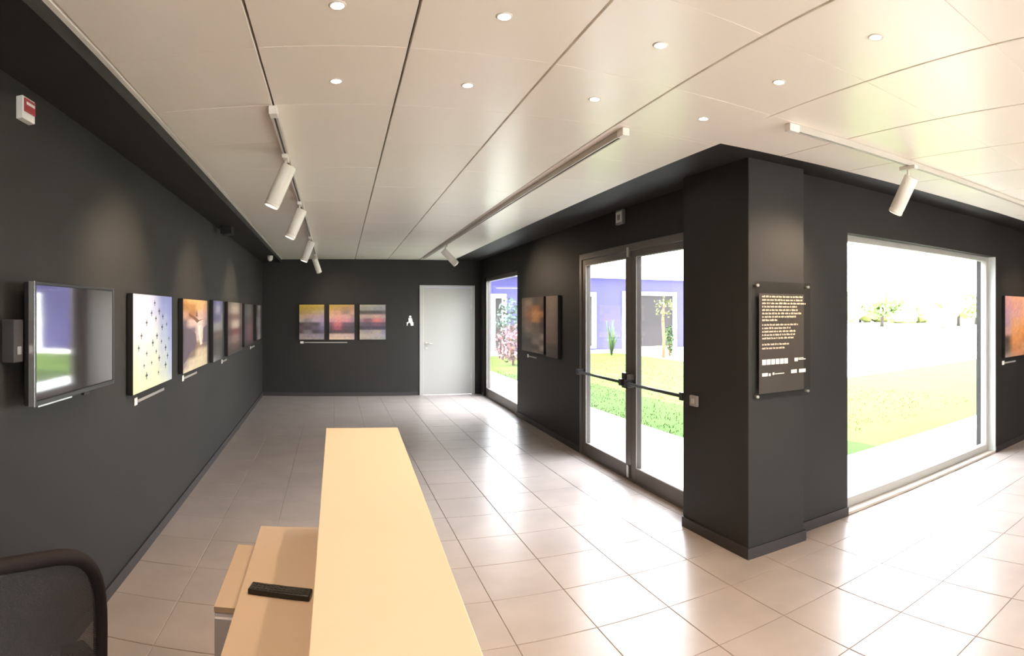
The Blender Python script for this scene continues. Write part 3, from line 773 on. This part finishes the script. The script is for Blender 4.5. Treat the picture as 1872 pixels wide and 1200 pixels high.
for s in (-1,1):
    bm = bmesh.new(); tube(bm, [(s*.20,0,.44),(s*.27,0,.45),(s*.275,0,.62)], .014, 10); bx(bm, s*.275-.035, s*.275+.035, -.12,.12,.62,.645)
    obj('armrest', bm, M['black'], ch, bevel=.004)
for k in range(5):
    a = 2*pi*k/5+.3
    bm = bmesh.new(); tube(bm, [(0,0,.10),(.15*cos(a),.15*sin(a),.09),(.28*cos(a),.28*sin(a),.065)], .02, 8, rs=[.026,.02,.014]); lg = obj('leg', bm, M['black'], ch)
    bm = bmesh.new(); x, y = .27*cos(a), .27*sin(a); tube(bm, [(x-.02*sin(a),y+.02*cos(a),.027),(x+.02*sin(a),y-.02*cos(a),.027)], .027, 14); obj('caster', bm, M['black'], lg)

# ---------------------------------------------------------------- outside
def grassmat():
    m = bpy.data.materials.new('lawn'); m.use_nodes = True
    n = m.node_tree.nodes; l = m.node_tree.links; b = n['Principled BSDF']; b.inputs['Roughness'].default_value = .9
    b.inputs['Specular IOR Level'].default_value = .1
    g_ = n.new('ShaderNodeNewGeometry'); t_ = n.new('ShaderNodeTexNoise'); t_.inputs['Scale'].default_value = 1.7; t_.inputs['Detail'].default_value = 8
    r_ = n.new('ShaderNodeValToRGB'); r_.color_ramp.elements[0].position = .3; r_.color_ramp.elements[1].position = .7
    r_.color_ramp.elements[0].color = (.030,.062,.006,1); r_.color_ramp.elements[1].color = (.042,.072,.010,1)
    l.new(g_.outputs['Position'], t_.inputs[0]); l.new(t_.outputs['Fac'], r_.inputs[0]); l.new(r_.outputs[0], b.inputs['Base Color'])
    return m
M['lawn'] = grassmat()
M['paving'] = mat('pale concrete paving', (.66,.64,.60), .85, noise=.06, nscale=1.5)
M['yard'] = mat('pale gravel yard', (.62,.60,.54), .95, noise=.06, nscale=.6)
M['lilac'] = mat('lilac render', (.021,.019,.095), .8, noise=.03, nscale=1)
M['whiteout'] = mat('white outdoor paint', (.75,.75,.76), .7)
M['foliage'] = mat('foliage', (.02,.042,.010), .9, noise=.25, nscale=3)
M['foliage2'] = mat('olive foliage', (.05,.06,.018), .9, noise=.2, nscale=2)
M['far1'] = mat('glare washed foliage', (.09,.15,.045), .9, noise=.2, nscale=1)  # glare over the far trees put into a lighter leaf colour
M['far2'] = mat('glare washed pale foliage', (.17,.19,.06), .9, noise=.2, nscale=1)  # same washed-out glare painted into the leaves, paler still
M['fbark'] = mat('distant bark', (.03,.025,.018), .9)
M['pinkleaf'] = mat('pink blossom', (.085,.03,.04), .9, noise=.3, nscale=14)
M['bark'] = mat('bark', (.12,.045,.02), .9)
M['winglass'] = mat('dark window glass', (.022,.020,.022), .35, spec=.08)
def gplane(name, m, x0,x1,y0,y1,z0,z1): return box(name, m, x0,x1,y0,y1,z0,z1, kind='structure')
bm = bmesh.new(); bx(bm, XR(3)+.105, 260, YW(9)+.20, 260, -.5, -.06); obj('ground', bm, M['yard'], kind='structure')
bm = bmesh.new(); bx(bm, 4.13, 10.6, 4.2, 20.4, -.2, -.045); bx(bm, 10.6, 26, 4.2, 9.2, -.2, -.045)
obj('lawn', bm, M['lawn'], kind='structure')
bm = bmesh.new(); bx(bm, XR(8)+.10, 4.12, 4.19, 20.4, -.2, -.03); bx(bm, XR(3)+.11, 26, YW(9)+.26, 4.19, -.2, -.0301)
obj('path', bm, M['paving'], kind='structure')
gplane('apron', M['paving'], 2.95,17,20.41,21.98,-.2,-.03)
bm = bmesh.new(); bx(bm, XE+TH, 40, -20, YW(9)+.24, -.5, -.05); bx(bm, -20, XE+TH, -20, YREAR-TH, -.5, -.05); obj('side_yard', bm, M['yard'], kind='structure')
# roof of the building with its overhang, casts the shade on the lawn
bm = bmesh.new(); bx(bm, XL(YB)-.6, XR(YB)+.12, 3.0, YB+3, 2.76, 3.15); bx(bm, XL(YB)-.6, XE+.4, YREAR-.4, 3.0+TH, 2.76, 3.15)
obj('roof', bm, M['outwall'], kind='structure')
# tuft rows in the lawn near the path: short grass blades as one thing nobody could count
bm = bmesh.new(); rg = random.Random(2)
for k in range(5200):
    x = 4.15+rg.random()**1.6*5.5; y = 5+rg.random()*13; h = rg.uniform(.015,.04); a = rg.random()*pi; wv = .008
    dx, dy = cos(a)*wv, sin(a)*wv
    if (x-4.92)**2+(y-16.6)**2 < 1.2: continue
    v = [bm.verts.new((x-dx,y-dy,-.046)), bm.verts.new((x+dx,y+dy,-.046)), bm.verts.new((x+rg.uniform(-.02,.02),y+rg.uniform(-.02,.02),-.046+h))]
    bm.faces.new(v)
o = obj('grass', bm, M['lawn'], kind='stuff'); tag(o, 'short green grass blades on the lawn outside the glass doors', 'grass')

# lilac building across the lawn
YH = 22.0
b = thing('lilac_building', 'long lilac painted building with white framed openings across the lawn', 'building', (0,YH,0))
def ax(px): return tan((px-610)/F)*YH
def az(py, px): return EYE + (570-py)*sqrt(ax(px)**2+YH**2)/F
ztop = az(511,1170); zf = az(488,1170)
wins = [(ax(897.5), ax(925), az(650,910), az(538,910)), (ax(1060),ax(1089), az(637,1075), az(535,1075)), (ax(1137.5), ax(1236), az(640,1190), az(534,1190))]
bm = bmesh.new(); cur = 2.6
for (x0,x1,z0,z1) in wins:
    bx(bm, cur,x0,0,.3,-.05,ztop); bx(bm, x0,x1,0,.3,z1,ztop)
    if z0 > 0: bx(bm, x0,x1,0,.3,-.05,z0)
    cur = x1
bx(bm, cur,ax(1300),0,.3,-.05,ztop); bx(bm, 2.6,ax(1300),.3,6,-.05,ztop)
obj('wall', bm, M['lilac'], b)
box('fascia', M['whiteout'], 2.4,ax(1300)+.2,-.25,6.1,ztop,zf, b)
for k,(x0,x1,z0,z1) in enumerate(wins):
    z0 = max(z0,-.04)
    bm = bmesh.new(); fw = .16; frame_rect(bm, x0,x1,-.06,.12,z0,z1,fw,fw,fw,.08); fr = obj('window_frame', bm, M['whiteout'], b)
    box('pane', M['winglass'], x0+fw,x1-fw,.05,.07,z0+.08,z1-fw, fr)
    if k == 2:
        box('blind', M['wgrey'], x0+fw+.1,x0+fw+.75,.045,.0495,z1-1.05,z1-.25, fr)
        box('mullion', M['whiteout'], (x0+x1)/2-1.2,(x0+x1)/2-1.12,-.02,.05,z0+.08,z1-fw, fr)

def blob(bm, c, r, seed, sub=2, sq=1.0):
    rr = random.Random(seed)
    tmp = bmesh.ops.create_icosphere(bm, subdivisions=sub, radius=r, matrix=Matrix.Translation(c))
    for v in tmp['verts']:
        d = v.co-Vector(c); k = rr.uniform(.78,1.18); v.co = Vector(c)+Vector((d.x*k, d.y*k, d.z*k*sq))
def leafy(bm, c, rad, n, size, seed):
    rr = random.Random(seed)
    for _ in range(n):
        p = Vector((rr.gauss(0,1),rr.gauss(0,1),rr.gauss(0,1))).normalized()
        k = rr.uniform(.6,1.05); q = Vector(c)+Vector((p.x*rad[0],p.y*rad[1],p.z*rad[2]))*k
        a = Vector((rr.gauss(0,1),rr.gauss(0,1),rr.gauss(0,1))).normalized()*size; e = a.cross(p).normalized()*size*.6
        vs_ = [bm.verts.new(q+x) for x in (a,e,-a,-e)]; bm.faces.new(vs_)
# young tree with a stake in front of the lilac building
def pt(px, d): a = (px-610)/F; return (d*sin(a), d*cos(a))
x, y = pt(1213, 20.5)
t = thing('young_tree', 'thin young tree with orange brown trunk in front of the lilac building', 'tree', (x,y,-.05))
bm = bmesh.new(); tube(bm, [(0,0,0),(.02,0,.6),(-.03,0,1.3),(.03,0,1.9)], .05, 8, rs=[.07,.055,.05,.03]); obj('trunk', bm, M['bark'], t)
bm = bmesh.new(); leafy(bm, (0,0,1.75), (.35,.35,.4), 90, .06, 4); obj('foliage', bm, M['foliage2'], t)
x, y = pt(1224, 20.8)
t = thing('garden_shrub', 'small upright green shrub right of the thin young tree', 'shrub', (x,y,-.03), 0, 'shrubs outside')
bm = bmesh.new(); leafy(bm, (0,0,.55), (.16,.16,.55), 160, .07, 6); obj('foliage', bm, M['foliage'], t)
bm = bmesh.new(); tube(bm, [(0,0,0),(0,0,.7)], .03, 6); obj('stem', bm, M['bark'], t)
x, y = pt(1118, 21.5)
t = thing('garden_shrub', 'spiky green shrub against the lilac wall seen through the left door leaf', 'shrub', (x,y,-.03), 0, 'shrubs outside')
bm = bmesh.new(); rr = random.Random(9)
for k in range(26):
    a = rr.random()*2*pi; l_ = rr.uniform(.6,1.3); s = rr.uniform(.05,.35)
    tube(bm, [(0,0,0),(s*.5*cos(a),s*.5*sin(a),l_*.6),(s*cos(a),s*sin(a),l_)], .03, 5, rs=[.03,.025,.006])
obj('leaves', bm, M['foliage'], t)
x, y = pt(938, 17.5)
t = thing('blossom_shrub', 'round pink flowering shrub outside the far right window', 'shrub', (x,y,-.05), 0, 'shrubs outside')
bm = bmesh.new(); leafy(bm, (0,0,.65), (.55,.55,.6), 420, .075, 12); obj('blossom', bm, M['pinkleaf'], t)
bm = bmesh.new(); tube(bm, [(0,0,0),(0,0,.6)], .04, 6); obj('stem', bm, M['bark'], t)
x, y = pt(934, 19.5)
t = thing('garden_shrub', 'tall blue green shrub behind the pink flowering one', 'shrub', (x,y,-.03), 0, 'shrubs outside')
bm = bmesh.new(); leafy(bm, (0,0,1.2), (.5,.5,.9), 420, .08, 13); obj('foliage', bm, mat('teal foliage', (.02,.045,.035), .9), t)
bm = bmesh.new(); tube(bm, [(0,0,0),(0,0,1.0)], .05, 6); obj('stem', bm, M['bark'], t)
# far trees beyond the yard, seen through the big window
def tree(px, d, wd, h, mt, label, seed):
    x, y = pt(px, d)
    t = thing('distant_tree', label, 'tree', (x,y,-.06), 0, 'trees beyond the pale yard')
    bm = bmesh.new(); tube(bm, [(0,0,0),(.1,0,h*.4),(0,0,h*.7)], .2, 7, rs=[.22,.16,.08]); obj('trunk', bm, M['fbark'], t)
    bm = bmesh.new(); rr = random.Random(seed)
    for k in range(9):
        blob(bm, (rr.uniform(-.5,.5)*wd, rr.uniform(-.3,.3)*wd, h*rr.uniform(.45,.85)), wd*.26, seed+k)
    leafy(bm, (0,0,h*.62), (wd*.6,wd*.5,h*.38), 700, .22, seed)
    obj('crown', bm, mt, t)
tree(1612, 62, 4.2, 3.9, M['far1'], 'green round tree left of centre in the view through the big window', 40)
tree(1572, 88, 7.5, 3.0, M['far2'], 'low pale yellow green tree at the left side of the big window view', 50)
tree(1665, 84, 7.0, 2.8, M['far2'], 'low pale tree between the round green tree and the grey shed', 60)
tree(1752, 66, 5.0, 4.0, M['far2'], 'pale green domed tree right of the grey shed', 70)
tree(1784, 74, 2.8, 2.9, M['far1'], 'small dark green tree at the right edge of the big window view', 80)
x, y = pt(1712, 55)
t = thing('garden_shed', 'small grey flat roofed shed far away in the big window view', 'shed', (x,y,-.06), -pt(1,1)[0])
t.rotation_euler = (0,0,-(1712-610)/F)
box('wall', M['wgrey'], -.9,.9,0,1.6,0,1.7, t); box('roof', M['whiteout'], -1.0,1.0,-.1,1.7,1.7,1.85, t); box('door', M['black'], .1,.75,-.03,0,0,1.4, t)

# ---------------------------------------------------------------- light portals in the glazed openings
def portal(loc, rot, sx, sy):
    l = bpy.data.lights.new('daylight_portal', 'AREA'); l.shape = 'RECTANGLE'; l.size = sx; l.size_y = sy
    l.cycles.is_portal = True
    o = bpy.data.objects.new('daylight_portal', l); C.objects.link(o); o.location = loc; o.rotation_euler = rot
portal((XR(4.8)+.14,(DG[0]+DG[1])/2,1.09), Vector((-1,0,0)).to_track_quat('-Z','Y').to_euler(), 2.2, 2.1)
portal((XR(9.4)+.14,(WA[0]+WA[1])/2,1.09), Vector((-1,0,0)).to_track_quat('-Z','Y').to_euler(), 2.1, 2.1)
portal(((W2[0]+W2[1])/2,YW(4.6)+.2,1.08), Vector((0,-1,0)).to_track_quat('-Z','Y').to_euler(), 2.4, 2.1)
portal((3.2,YREAR-.2,1.12), Vector((0,1,0)).to_track_quat('-Z','Y').to_euler(), 3.6, 2.15)
